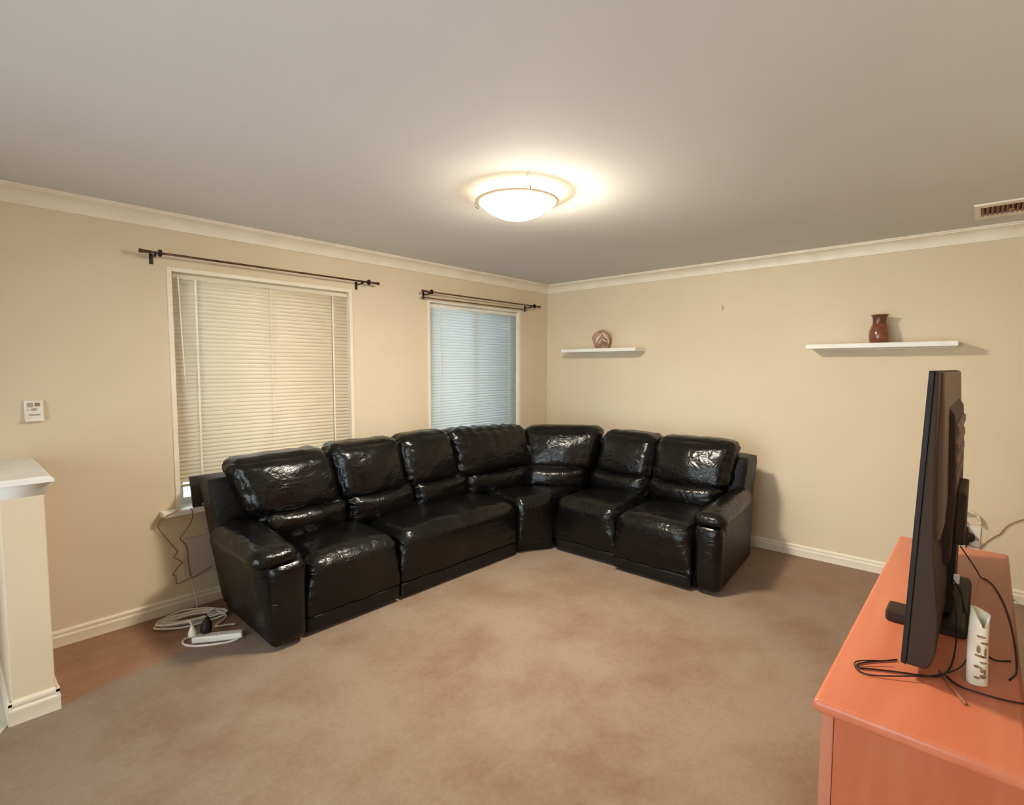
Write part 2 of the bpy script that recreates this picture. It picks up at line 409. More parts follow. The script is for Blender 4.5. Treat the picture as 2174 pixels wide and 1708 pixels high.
# windows
def window(n, x0, x1, lab):
    w = thing('window_%d' % n, lab, 'window', kind='structure')
    z0, z1 = WZ
    fm = MB()
    fw = 0.026
    fm.box(x0, x0+fw, -0.006, T-.02, z0+.02, z1).box(x1-fw, x1, -0.006, T-.02, z0+.02, z1).box(x0+fw, x1-fw, -0.006, T-.02, z1-fw, z1)
    fm.build('window_frame', 'trim_paint', w, bevel=0.002)
    sa = MB(); y0, y1 = 0.085, 0.115; a, c = x0+fw, x1-fw; s = 0.04; mid = (a+c)/2
    for (l, r) in ((a, mid+.02), (mid-.02, c)):
        sa.box(l, l+s, y0, y1, z0+.02, z1-fw).box(r-s, r, y0, y1, z0+.02, z1-fw).box(l+s, r-s, y0, y1, z0+.02, z0+.06).box(l+s, r-s, y0, y1, z1-fw-s, z1-fw)
        y0, y1 = y0+.001, y1+.001
    sao = sa.build('sash', 'white_paint', w)
    for (l, r) in ((a+s, mid-.02), (mid+.02, c-s)):
        MB().box(l, r, .098, .102, z0+.06, z1-fw-s).build('pane', 'pane_glass', sao)
    MB().box(x0-.085, x1+.085, -0.075, 0, z0-.012, z0+.018).box(x0+.0, x1-.0, 0, T-.02, z0-.0, z0+.018).build('sill', 'white_paint', w, bevel=0.003)
    return w
window(1, *W1, 'window with cream blind behind the long side of the sofa')
window(2, *W2, 'window with pale blue-lit blind near the room corner')

# ------------------------------------------------------------------ ceiling light
LX, LY = -2.525, -1.80
def ceiling_light(x, y, mglass, lab, glow, spin):
    t = thing('ceiling_light', lab, 'ceiling light', loc=(x, y, 2.4))
    R0, zr = 0.198, -0.052
    prof = []
    for k in range(15):
        a = k / 14
        r = R0 * (1 - a) ** 0.55 if k < 14 else 0.0
        prof.append((max(r, 0.0005), zr - 0.082 * (1 - (r / R0) ** 2.0)))
    inner = [(max(r - 0.004, 0.0005), z + 0.004) for r, z in prof]
    gb = MB().lathe(prof, (0, 0, 0), 48, caps=False).build('glass_bowl', mglass, t, smooth=True)
    MB().lathe(inner, (0, 0, 0), 48, caps=False).build('bowl_lining', 'white_paint', gb, smooth=True)
    rp = [(R0 - 0.002, zr), (R0 + 0.016, zr + 0.004), (R0 + 0.019, zr + 0.007), (R0 + 0.015, zr + 0.009), (R0 - 0.006, zr + 0.005), (R0 - 0.002, zr)]
    MB().lathe(rp, (0, 0, 0), 48, caps=False).build('glass_rim', 'lamp_rim', t, smooth=True)
    MB().lathe([(0.0005, -0.001), (0.12, -0.001), (0.122, -0.004), (0.118, -0.010), (0.06, -0.012), (0.0005, -0.012)], (0, 0, 0), 40, caps=False).build('ceiling_plate', 'white_paint', t, auto=0.6)
    for k in range(3):
        a = spin + k * 2 * PI / 3; ca, sa = math.cos(a), math.sin(a)
        P = [(0.09, -0.012), (0.15, -0.016), (0.192, -0.022), (0.222, -0.034), (0.228, -0.046), (0.220, -0.058), (0.200, -0.062)]
        MB().tube([(r*ca, r*sa, z) for r, z in P], 0.0032, 8, 4).build('clip', 'clip_metal', t, smooth=True)
    ld = bpy.data.lights.new('bulb', 'POINT'); ld.energy = glow; ld.color = (1.0, 0.85, 0.62); ld.shadow_soft_size = 0.012
    lo = bpy.data.objects.new('bulb', ld); COL.objects.link(lo); lo.parent = t; lo.location = (0.04, -0.045, -0.066)
    return t
ceiling_light(LX, LY, 'lamp_glass', 'lit frosted glass bowl ceiling light above the carpet', LAMP_GLOW, math.radians(118))

# ceiling vent
v = thing('ceiling_vent', 'cream ceiling vent with brown louvres near the shelf wall', 'vent', loc=(-0.52, -3.70, 2.4))
vx0, vx1, vy0, vy1 = -0.69, -0.34, -3.86, -3.545
fm = MB()
ix0, ix1, iy0, iy1 = -0.63, -0.415, -3.72, -3.573
iy0 = -3.80
fm.box(vx0, ix0, vy0, vy1, 2.388, 2.3995).box(ix1, vx1, vy0, vy1, 2.388, 2.3995).box(ix0, ix1, vy0, iy0, 2.388, 2.3995).box(ix0, ix1, iy1, vy1, 2.388, 2.3995)
kid(fm, 'frame', 'trim_paint', v, bevel=0.002)
kid(MB().box(ix0, ix1, iy0, iy1, 2.398, 2.3995), 'backing', 'vent_dark', v)
nl = 11
for k in range(nl):
    yc = iy1 - 0.010 - k * (iy1 - iy0 - 0.02) / (nl - 1)
    mb = MB(); mb.prism([(yc-.007, 2.397), (yc-.004, 2.398), (yc+.007, 2.386), (yc+.004, 2.385)], 'x', ix0, ix1)
    kid(mb, 'louvre', 'vent_louvre', v)
kid(MB().box((ix0+ix1)/2-.012, (ix0+ix1)/2+.012, iy0+.085, iy0+.11, 2.380, 2.3845), 'lever', 'vent_louvre', v)

# ------------------------------------------------------------------ blinds
def slat_mesh(L):
    w = 0.0290; pts = []
    for k in range(5):
        u = -1 + k * 0.5
        pts.append((u * w / 2, 0.0024 * (1 - u * u)))
    poly = pts + [(p[0], p[1] - 0.0005) for p in reversed(pts)]
    mb = MB(); mb.prism(poly, 'x', -L/2, L/2)
    return mb
def blind(W, zbot, mslat, lab, tilt, wand):
    x0, x1 = W[0] + 0.036, W[1] - 0.031
    xc = (x0 + x1) / 2; Ln = x1 - x0; yc = 0.034
    t = thing('venetian_blind', lab, 'blind', 'venetian blinds on the window wall', loc=(xc, yc, WZ[1] - 0.026))
    zt = WZ[1] - 0.030
    kid(MB().box(x0, x1, yc-.013, yc+.013, zt-.030, zt-.006), 'head_rail', 'slat_cream' if mslat == 'slat_cream' else 'white_plastic', t, bevel=0.002)
    ref = slat_mesh(Ln).build('slat', mslat, t)
    ref.data.polygons.foreach_set('use_smooth', [True] * len(ref.data.polygons))
    pitch = 0.0255; z = zt - 0.046; n = 0; rnd = random.Random(3)
    first = True
    while z > zbot + 0.018:
        s = ref if first else ref.copy()
        if not first: COL.objects.link(s); s.parent = t
        first = False
        s.location = (rnd.uniform(-.002, .002), 0, z - (WZ[1] - 0.026))
        s.rotation_euler = (math.radians(tilt + rnd.uniform(-2.5, 2.5)), rnd.uniform(-.0012, .0012), 0)
        z -= pitch
    kid(MB().box(x0, x1, yc-.012, yc+.012, zbot-.006, zbot+.009), 'bottom_rail', 'slat_cream' if mslat == 'slat_cream' else 'white_plastic', t, bevel=0.003)
    for fx in (0.105, 0.5, 0.895):
        xx = x0 + Ln * fx
        mb = MB()
        rr = 0.0052 if fx != 0.5 else 0.0012
        mb.box(xx-rr, xx+rr, yc-.0155, yc-.0147, zbot, zt-.03)
        kid(mb, 'ladder_tape' if fx != 0.5 else 'ladder_cord', 'white_plastic', t)
    if wand:
        kid(MB().tube([(x0+.024, yc-.024, zt-.02), (x0+.026, yc-.03, zt-.06), (x0+.034, yc-.034, zt-.40), (x0+.042, yc-.036, zt-.70)], 0.0038, 8, 3), 'tilt_wand', 'white_plastic', t, smooth=True)
    return t
blind(W1, 0.765, 'slat_cream', 'cream venetian blind in the window beside the half wall', 70, True)
blind(W2, 0.865, 'slat_pale', 'pale blue-lit venetian blind in the window near the room corner', 72, False)

# ------------------------------------------------------------------ curtain rods
def rod(x0, x1, z, lab, double):
    t = thing('curtain_rod', lab, 'curtain rod', 'curtain rods above the windows', loc=((x0+x1)/2, -0.08, z))
    y = -0.085
    kid(MB().tube([(x0+.05, y, z), (x1-.05, y, z)], 0.0068, 10, 0), 'rod', 'rod_metal', t, smooth=True)
    for s, xe in ((-1, x0), (1, x1)):
        kid(MB().lathe([(0.0068, 0), (0.009, s*.004), (0.009, s*.012), (0.0075, s*.016), (0.010, s*.045), (0.0125, s*.058), (0.011, s*.062)], (xe - s*.06, y, z), 14, 'x'), 'finial', 'rod_metal', t, auto=0.6)
    for s, xb in ((-1, x0 + .075), (1, x1 - .15)):
        mb = MB()
        mb.box(xb-.009, xb+.009, -.005, -0.0005, z-.055, z+.005)
        mb.box(xb-.005, xb+.005, y-.004, -.004, z-.022, z-.014)
        mb.box(xb-.005, xb+.005, y-.010, y-.007, z-.022, z+.006)
        mb.box(xb-.005, xb+.005, y-.010, y+.010, z-.0125, z-.0075)
        kid(mb, 'bracket', 'black_metal', t)
    for xr in (x0 + .10, x1 - .09):
        kid(MB().lathe([(0.0072, -.007), (0.019, -.007), (0.021, 0), (0.019, .007), (0.0072, .007), (0.0072, -.007)], (xr, y, z), 20, 'x', caps=False), 'curtain_ring', 'black_metal', t, auto=0.6)
    if double:
        kid(MB().tube([(x0+.02, -.045, z-.047), (x1-.16, -.045, z-.042)], 0.0052, 10, 0), 'rear_rod', 'rod_metal', t, smooth=True)
    return t
rod(-3.79, -2.225, 2.156, 'thin brown curtain rod above the cream blind', False)
rod(-1.80, -0.235, 2.148, 'double brown curtain rod above the pale blind near the corner', True)

# ------------------------------------------------------------------ wall fittings
c = thing('wall_control_panel', 'small square white control panel on the wall above the half wall', 'control panel', loc=(-4.258, 0, 1.22))
kid(MB().box(-4.297, -4.222, -0.016, -0.0005, 1.222, 1.331), 'plate', 'white_plastic', c, bevel=0.004)
kid(MB().box(-4.296, -4.221, -0.022, -0.0165, 1.2215, 1.242), 'flap', 'white_plastic', c, bevel=0.002)
for (a, cc, z0, z1, mm) in ((-4.286, -4.263, 1.296, 1.318, 'grey_plastic'), (-4.256, -4.236, 1.300, 1.317, 'tan_plastic'), (-4.270, -4.250, 1.278, 1.289, 'grey_plastic'), (-4.285, -4.279, 1.279, 1.286, 'grey_plastic'), (-4.280, -4.236, 1.252, 1.259, 'grey_plastic')):
    kid(MB().box(a, cc, -0.0185, -0.0155, z0, z1), 'button', mm, c, bevel=0.001)

hk = thing('wall_hook', 'tiny white hook on the shelf wall between the shelves', 'hook', loc=(0, -1.916, 2.02))
kid(MB().lathe([(0.0005, -.005), (0.014, -.005), (0.016, -.002), (0.016, -.0003), (0.0005, -.0003)], (0, -1.916, 2.03), 16, 'x', caps=False), 'base', 'wall_paint', hk, smooth=True)
kid(MB().tube([(-.004, -1.912, 2.034), (-.016, -1.914, 2.036), (-.022, -1.918, 2.024), (-.020, -1.922, 2.010), (-.012, -1.926, 2.004)], 0.008, 8, 4), 'prong', 'white_plastic', hk, smooth=True)

bc = thing('wall_cover_plate', 'pale grey flat cover plate on the wall below the window', 'cover plate', loc=(-3.5, 0, 0.2))
kid(MB().box(-3.612, -3.33, -0.012, -0.0005, 0.195, 0.442), 'plate', 'pale_grey_board', bc, bevel=0.003)
for px, pz in ((-3.60, .43), (-3.60, .207), (-3.345, .43), (-3.345, .207)):
    kid(MB().lathe([(.0005, -.0135), (.003, -.0135), (.004, -.012)], (px, 0, pz), 10, 'y', caps=False), 'screw', 'white_plastic', bc)

dk = thing('dark_panel', 'dark grey flat panel standing on the window sill behind the sofa', 'panel', loc=(-3.45, -0.04, 0.638))
dm = MB(); dm.prism([(-3.562, .638), (-3.576, .832), (-3.30, .832), (-3.30, .638)], 'y', -0.052, -0.036)
kid(dm, 'board', 'dark_board', dk, bevel=0.003)
kid(MB().box(-3.300, -3.288, -0.06, -0.03, .638, .836), 'edge_strip', 'black_plastic', dk, bevel=0.002)
kid(MB().lathe([(.0005, -.056), (.006, -.056), (.008, -.0522)], (-3.505, 0, .652), 12, 'y', caps=False), 'knob', 'white_plastic', dk)

# shelves
def shelf(y0, y1, z, d, lab):
    t = thing('wall_shelf', lab, 'shelf', 'floating white shelves', loc=(0, (y0+y1)/2, z))
    kid(MB().box(-d, -0.0005, y0, y1, z-.016, z+.016), 'board', 'white_paint', t, bevel=0.002)
    kid(MB().box(-0.012, -0.0006, y0+.05, y1-.05, z-.022, z-.0165), 'rail', 'white_paint', t)
    return t
shelf(-1.205, -0.345, 1.677, 0.205, 'short white floating shelf near the corner, stone ornament on it')
shelf(-3.495, -2.625, 1.660, 0.205, 'white floating shelf above the television, brown vase on it')

# vase
zv = 1.6765
t = thing('vase', 'brown glazed pottery vase on the shelf above the television', 'vase', loc=(-0.105, -3.062, zv))
vp = [(0.0005, 0), (0.046, 0), (0.052, .006), (0.058, .030), (0.0605, .055), (0.058, .085), (0.050, .112), (0.043, .130)]
vn = [(0.0432, .130), (0.0405, .142), (0.0395, .158), (0.042, .178), (0.050, .194), (0.0545, .198), (0.051, .197), (0.039, .178), (0.036, .158), (0.038, .14)]
MB().lathe(vp, (0, 0, 0), 40, caps=False).build('body', 'vase_glaze', t, smooth=True)
MB().lathe(vn, (0, 0, 0), 40, caps=False).build('neck', 'vase_band', t, smooth=True)

# stone ornament (sliced banded stone facing the camera)
t = thing('stone_ornament', 'rounded brown banded stone slice on the shelf near the corner', 'ornament', loc=(-0.105, -0.772, 1.6935))
ang = math.atan2(CAM.y + 0.772, CAM.x + 0.105)
t.rotation_euler = (0, 0, ang + PI / 2)       # local -y faces the room
out = [(-.050, 0), (-.062, .018), (-.080, .055), (-.092, .105), (-.090, .132), (-.055, .165), (-.012, .182), (.02, .180), (.058, .162), (.084, .132), (.090, .095), (.082, .05), (.068, .012), (.06, 0)]
def slab(poly, y0, y1, name, mm, bev=0.0):
    mb = MB(); mb.prism(poly, 'y', y0, y1); return mb.build(name, mm, t, bevel=bev, bseg=3, auto=0.7)
slab(out, -.03, .035, 'rind', 'stone_rind', 0.012)
slab([(-.052, .045), (-.050, .085), (-.02, .135), (.006, .158), (.03, .150), (.066, .095), (.072, .05), (.066, .02), (-.048, .014)], -.034, -.028, 'core', 'stone_core', 0.001)
slab([(-.050, .052), (-.056, .078), (-.03, .122), (-.006, .150), (.004, .138), (-.014, .112), (-.036, .080)], -.040, -.03, 'pale_band', 'stone_band', 0.002)
slab([(.004, .162), (.018, .158), (.060, .108), (.077, .078), (.074, .04), (.066, .05), (.064, .076), (.044, .104), (.008, .142)], -.040, -.03, 'pale_band', 'stone_band', 0.002)
slab([(-.034, .050), (-.012, .084), (.004, .104), (.004, .088), (-.008, .070), (-.024, .046)], -.037, -.03, 'pale_band', 'stone_band', 0.001)
slab([(.008, .100), (.012, .084), (.040, .068), (.062, .062), (.050, .076)], -.037, -.03, 'pale_band', 'stone_band', 0.001)

# ------------------------------------------------------------------ sofa
def rbox(mb, bq, zb, tq, zt, r=0.06, N=14, puff=(0, 0, 0), amp=0.004, freq=9.0, seed=0, pleat=None, wrinkle=0.0, groove=0.0, rb=None):
    """rounded hexahedron: bq/tq = [front-left, front-right, back-right, back-left] xy; zb/zt numbers or 4 heights"""
    zb = zb if hasattr(zb, '__len__') else [zb]*4; zt = zt if hasattr(zt, '__len__') else [zt]*4
    B = [Vector((p[0], p[1], z)) for p, z in zip(bq, zb)]; Tq = [Vector((p[0], p[1], z)) for p, z in zip(tq, zt)]
    lx = ((B[1]-B[0]).length + (B[2]-B[3]).length + (Tq[1]-Tq[0]).length + (Tq[2]-Tq[3]).length) / 4
    ly = ((B[3]-B[0]).length + (B[2]-B[1]).length + (Tq[3]-Tq[0]).length + (Tq[2]-Tq[1]).length) / 4
    lz = sum((Tq[i]-B[i]).length for i in range(4)) / 4
    h = Vector((lx/2, ly/2, lz/2)); rtop = min(r, min(h) * 0.98); rbot = rtop if rb is None else min(rb, min(h) * 0.98)
    def tri(q):
        u, v, w = (q[i] / h[i] * 0.5 + 0.5 for i in range(3))
        def quad(Q): return (Q[0]*(1-u) + Q[1]*u) * (1-v) + (Q[3]*(1-u) + Q[2]*u) * v
        return quad(B) * (1-w) + quad(Tq) * w
    grid = [math.sin((i / N * 2 - 1) * PI / 2) * 0.55 + (i / N * 2 - 1) * 0.45 for i in range(N + 1)]
    key = {}; vs_ = []; fs = []
    sv = Vector((seed * 7.13, seed * 3.7, seed * 1.9))
    def vert(p):
        k = (round(p[0], 5), round(p[1], 5), round(p[2], 5))
        if k in key: return key[k]
        q = Vector((p[0]*h[0], p[1]*h[1], p[2]*h[2]))
        tt = max(0, min(1, (p[2] + 0.8) / 1.2)); tt = tt * tt * (3 - 2 * tt); r = rbot + (rtop - rbot) * tt
        c = Vector([max(-(h[i]-r), min(h[i]-r, q[i])) for i in range(3)])
        dd = q - c
        n = dd.normalized() if dd.length > 1e-9 else Vector((0, 0, 1))
        q2 = c + n * r
        # inflate the faces
        w = [max(0, 1 - p[i]**2) for i in range(3)]
        q2[0] += math.copysign(puff[0] * w[1] * w[2], p[0]) * abs(n[0])
        q2[1] += math.copysign(puff[1] * w[0] * w[2], p[1]) * abs(n[1])
        q2[2] += math.copysign(puff[2] * w[0] * w[1], p[2]) * abs(n[2])
        P = tri(q2)
        if amp:
            P2 = P * freq + sv
            k2 = noise.noise(P2) + 0.5 * noise.noise(P2 * 2.3)
            q2 += n * (amp * k2)
        if pleat:
            a, f, pw = pleat
            q2 += n * (a * math.sin(p[0] * f + 1.5 * noise.noise(P * 6 + sv)) * (max(0, p[2]) ** pw) * (1 - p[0]**4))
        if wrinkle:
            e = max(abs(p[0]), -p[2]); e = max(0.0, e - 0.35) / 0.65
            Q = Vector((P.x * 11, P.y * 11, P.z * 20)) + sv
            rg = (1 - abs(noise.noise(Q + Vector((noise.noise(P * 5 + sv), 0, 0)) * 1.5))) ** 4 - 0.25
            q2 += n * (wrinkle * e * rg)
        if groove: q2 -= n * (groove * math.exp(-(p[0] / 0.035) ** 2) * (1 if p[2] > -0.9 else 0))
        P = tri(q2)
        key[k] = len(vs_); vs_.append(P); return key[k]
    for ax in range(3):
        o1, o2 = [(1, 2), (0, 2), (0, 1)][ax]
        for sg in (-1, 1):
            for i in range(N):
                for j in range(N):
                    q = []
                    for (a, c) in ((i, j), (i+1, j), (i+1, j+1), (i, j+1)):
                        p = [0, 0, 0]; p[ax] = sg; p[o1] = grid[a]; p[o2] = grid[c]; q.append(vert(p))
                    fs.append(tuple(q))
    return mb.add(vs_, fs)
def rect(x0, x1, yf, yb): return [(x0, yf), (x1, yf), (x1, yb), (x0, yb)]
def recty(xf, xb, y0, y1): return [(xf, y0), (xf, y1), (xb, y1), (xb, y0)]   # right run: faces -x, left end is y0

sofa = thing('sectional_sofa', 'black leather corner recliner sofa along both walls', 'sofa', loc=(-1.5, -0.9, 0))
def sp(name, mm='leather', **k):
    bq, zb, tq, zt = k.pop('q')
    return kid(rbox(MB(), bq, zb, tq, zt, **k), name, mm, sofa, smooth=True)
# plinths
sp('base', 'leather_dull', q=(rect(-3.40, -1.50, -.875, -.17), .012, rect(-3.40, -1.50, -.875, -.17), .15), r=.02, N=6, amp=0)
sp('base', 'leather_dull', q=([(-1.50, -.875), (-1.24, -1.03), (-.30, -1.05), (-1.42, -.16)], .012, [(-1.50, -.875), (-1.24, -1.03), (-.30, -1.05), (-1.42, -.16)], .30), r=.02, N=6, amp=0)
sp('base', 'leather_dull', q=(recty(-1.20, -.30, -1.04, -2.28), .012, recty(-1.20, -.30, -1.04, -2.28), .15), r=.02, N=6, amp=0)
# back shells
sp('back_shell', 'leather_dull', q=(rect(-3.44, -1.45, -.36, -.11), .02, rect(-3.555, -1.45, -.31, -.115), .85), r=.03, N=8, amp=.001)
sp('back_shell', 'leather_dull', q=([(-1.46, -.24), (-.44, -1.04), (-.28, -1.04), (-1.44, -.13)], .02, [(-1.46, -.22), (-.40, -1.04), (-.26, -1.04), (-1.44, -.13)], .80), r=.03, N=8, amp=.001)
sp('back_shell', 'leather_dull', q=(recty(-.58, -.27, -1.03, -2.27), .02, recty(-.52, -.25, -1.03, -2.335), .825), r=.03, N=8, amp=.001)
# seats
sk = dict(r=.095, rb=.012, N=26, amp=.005, freq=7, wrinkle=.008)
S_ = [(-3.272, -2.648, 1, 0), (-2.64, -1.518, 2, .014)]
for (a, c_, sd, gv) in S_:
    o = sp('seat', q=(rect(a, c_, -.915, -.30), .112, rect(a, c_, -.94, -.30), [.44, .44, .455, .455]), puff=(0, .012, .03), seed=sd, groove=gv, **sk)
sp('seat', q=([(-1.512, -.93), (-1.235, -1.045), (-.60, -.99), (-1.50, -.30)], .08, [(-1.512, -.945), (-1.255, -1.045), (-.62, -.99), (-1.50, -.30)], .452), puff=(0, .005, .02), seed=4, **sk)
sp('seat', q=(recty(-1.222, -.5, -1.047, -1.625), .105, recty(-1.24, -.5, -1.047, -1.625), [.445, .445, .45, .45]), puff=(0, .012, .028), seed=5, **sk)
sp('seat', q=(recty(-1.262, -.5, -1.632, -2.232), .105, recty(-1.28, -.5, -1.632, -2.232), [.435, .435, .445, .445]), puff=(0, .012, .03), seed=6, **sk)
# foot rails under the seats
for (a, c_) in ((-3.268, -2.652), (-2.636, -1.522)):
    sp('foot_rail', 'leather_dull', q=(rect(a, c_, -.908, -.80), .022, rect(a, c_, -.913, -.80), .110), r=.008, N=8, amp=.002)
sp('foot_rail', 'leather_dull', q=(recty(-1.21, -1.1, -1.06, -1.62), .02, recty(-1.22, -1.1, -1.06, -1.62), .103), r=.008, N=8, amp=.002)
sp('foot_rail', 'leather_dull', q=(recty(-1.255, -1.1, -1.64, -2.228), .02, recty(-1.26, -1.1, -1.64, -2.228), .103), r=.008, N=8, amp=.002)
# lumbar pads and head cushions, long run
ck = dict(r=.075, N=26, freq=8)
for (a, c_, sd) in ((-3.335, -2.765, 11), (-2.755, -2.205, 12), (-2.195, -1.66, 13)):
    sp('lumbar_pad', q=(rect(a, c_, -.50, -.28), .40, rect(a, c_, -.52, -.26), .645), puff=(.006, .05, .01), amp=.007, wrinkle=.011, seed=sd, **ck)
for (a, c_, a2, c2, zt, sd) in ((-3.37, -2.80, -3.475, -2.845, .965, 21), (-2.79, -2.27, -2.835, -2.285, .985, 22), (-2.26, -1.745, -2.275, -1.80, .995, 23)):
    sp('head_cushion', q=(rect(a, c_, -.515, -.27), .60, rect(a2, c2, -.435, -.20), [zt-.01, zt, zt, zt-.01]), puff=(.008, .045, .012), amp=.008, wrinkle=.011, seed=sd, **ck)
# corner
sp('lumbar_pad', q=([(-1.65, -.475), (-1.03, -.645), (-.98, -.40), (-1.62, -.26)], .40, [(-1.655, -.50), (-1.01, -.65), (-.95, -.40), (-1.64, -.26)], .632), puff=(.005, .04, .01), amp=.006, wrinkle=.011, seed=14, pleat=(.005, 22, .3), **ck)
sp('lumbar_pad', q=([(-1.085, -.615), (-.73, -1.035), (-.50, -.90), (-.85, -.48)], .40, [(-1.075, -.615), (-.72, -1.04), (-.50, -.90), (-.82, -.48)], .625), puff=(.005, .035, .01), amp=.007, wrinkle=.011, seed=15, **ck)
sp('head_cushion', q=([(-1.735, -.51), (-.98, -.63), (-.90, -.38), (-1.72, -.26)], .60, [(-1.785, -.425), (-.905, -.505), (-.87, -.28), (-1.78, -.19)], [.99, .965, .965, .99]), puff=(.006, .045, .012), amp=.005, wrinkle=.011, seed=24, pleat=(.010, 24, .8), **ck)
sp('head_cushion', q=([(-1.035, -.60), (-.695, -1.075), (-.47, -.95), (-.82, -.45)], .585, [(-.955, -.465), (-.585, -1.105), (-.37, -1.0), (-.74, -.36)], [.955, .965, .965, .955]), puff=(.006, .045, .012), amp=.007, wrinkle=.011, seed=25, **ck)
# right run
for (a, c_, sd) in ((-1.05, -1.615, 16), (-1.625, -2.205, 17)):
    sp('lumbar_pad', q=(recty(-.72, -.48, a, c_), .40, recty(-.735, -.46, a, c_), .62), puff=(.006, .05, .01), amp=.006, wrinkle=.011, seed=sd, **ck)
for (a, c_, a2, c2, zt, sd) in ((-1.09, -1.625, -1.115, -1.63, .945, 26), (-1.635, -2.225, -1.64, -2.265, .945, 27)):
    sp('head_cushion', q=(recty(-.725, -.46, a, c_), .575, recty(-.61, -.38, a2, c2), [zt, zt-.005, zt-.005, zt]), puff=(.008, .05, .012), amp=.007, wrinkle=.011, seed=sd, **ck)
# arms
sp('arm', 'leather_dull', q=([(-3.462, -.92), (-3.285, -.92), (-3.285, -.22), (-3.447, -.22)], .012, [(-3.545, -.92), (-3.285, -.92), (-3.285, -.22), (-3.555, -.25)], .50), r=.03, N=12, amp=.003)
sp('arm_front', q=([(-3.466, -.945), (-3.277, -.945), (-3.277, -.83), (-3.466, -.83)], .02, [(-3.485, -.955), (-3.275, -.955), (-3.275, -.83), (-3.485, -.83)], .475), r=.05, N=14, amp=.003, puff=(0, .012, 0))
sp('arm_pad', q=([(-3.565, -.965), (-3.315, -.965), (-3.30, -.34), (-3.575, -.34)], .462, [(-3.555, -.955), (-3.325, -.955), (-3.31, -.34), (-3.57, -.34)], [.552, .552, .61, .59]), r=.055, N=16, amp=.006, puff=(.008, .004, .016), seed=31)
sp('arm', 'leather_dull', q=([(-1.215, -2.245), (-1.215, -2.405), (-.30, -2.31), (-.30, -2.245)], .012, [(-1.215, -2.245), (-1.215, -2.43), (-.32, -2.335), (-.32, -2.245)], .50), r=.03, N=12, amp=.003)
sp('arm_front', q=([(-1.245, -2.24), (-1.245, -2.415), (-1.12, -2.41), (-1.12, -2.24)], .02, [(-1.255, -2.238), (-1.255, -2.425), (-1.12, -2.42), (-1.12, -2.238)], .475), r=.05, N=14, amp=.003, puff=(0, .012, 0))
sp('arm_pad', q=([(-1.275, -2.225), (-1.275, -2.455), (-.45, -2.37), (-.45, -2.235)], .462, [(-1.26, -2.235), (-1.26, -2.445), (-.47, -2.36), (-.47, -2.245)], [.555, .55, .59, .61]), r=.055, N=16, amp=.006, puff=(.008, .004, .014), seed=32)
label(kid(MB().tube([(-3.522, -.80, .43), (-3.526, -.80, .40), (-3.520, -.795, .37)], .006, 8, 4), 'recliner_lever', 'black_plastic', sofa, smooth=True), 'small black recliner lever')

# ------------------------------------------------------------------ power board and cords on the floor
pb = thing('power_board', 'white power board on the carpet beside the sofa arm', 'power board', loc=(-3.61, -0.56, 0.001))
pb.rotation_euler = (0, 0, math.radians(-34))
bm_ = MB().box(-.125, .125, -.026, .026, 0, .034); bm_.build('body', 'white_plastic', pb, bevel=.006)
for k in range(4):
    o = MB().box(-.10 + k*.055, -.062 + k*.055, -.019, .019, .0335, .0352).build('socket', 'cord_white', pb, bevel=.0008)
MB().box(.108, .122, -.008, .008, .034, .040).build('switch', 'grey_plastic', pb, bevel=.001)
pg = thing('plug_adapter', 'black plug adapter standing in the white power board', 'plug', loc=(-3.655, -.505, .0365))
pg.rotation_euler = (0, math.radians(14), math.radians(40))
MB().lathe([(.0005, 0), (.022, 0), (.027, .008), (.029, .03), (.025, .055), (.016, .068), (.011, .082), (.0005, .084)], (0, 0, 0), 18, caps=False).build('body', 'black_plastic', pg, smooth=True)
MB().tube([(0, 0, .08), (.004, .012, .095), (.012, .03, .09)], .0045, 8, 5).build('cord', 'cord_black', pg, smooth=True)
pw = thing('plug', 'white plug standing in the end of the power board', 'plug', loc=(-3.715, -.49, .0365))
MB().lathe([(.0005, 0), (.021, 0), (.022, .008), (.019, .028), (.012, .042), (.006, .058), (.0005, .06)], (0, 0, 0), 16, caps=False).build('body', 'white_plastic', pw, smooth=True)
MB().tube([(0, 0, .056), (-.006, .02, .078), (-.01, .08, .055), (0.01, .14, .03), (.03, .18, .0125)], .0045, 8, 6).build('cord', 'cord_white', pw, smooth=True)

rnd = random.Random(8)
pts = []
C0 = Vector((-3.65, -.215)); th = math.radians(-14)
for k in range(7):
    for j in range(10):
        a = 2 * PI * j / 10 + k * 0.1
        rx = .155 + .03 * math.sin(k * 2.1) + rnd.uniform(-.014, .014); ry = .052 + .026 * math.sin(k * 1.3 + 1) + rnd.uniform(-.008, .008)
        x = rx * math.cos(a) + .02 * math.sin(k * 1.9); y = ry * math.sin(a) + .022 * math.cos(k * 2.6)
        pts.append((C0.x + x*math.cos(th) - y*math.sin(th), C0.y + x*math.sin(th) + y*math.cos(th), .0075 + k * .0045 + rnd.uniform(0, .007)))
pts += [(-3.49, -.33, .012), (-3.57, -.40, .008), (-3.52, -.435, .008), (-3.485, -.46, .007)]
ec = thing('extension_cord', 'coiled white extension cord on the carpet beside the sofa arm', 'cord', loc=(-3.63, -.22, 0))
kid(MB().tube(pts, .0058, 8, 5), 'coil', 'cord_white', ec, smooth=True)
kid(MB().tube([(-3.584, -.022, .196), (-3.575, -.030, .14), (-3.57, -.06, .08), (-3.575, -.10, .05), (-3.59, -.14, .045)], .0036, 6, 6), 'tail', 'cord_white', ec, smooth=True)
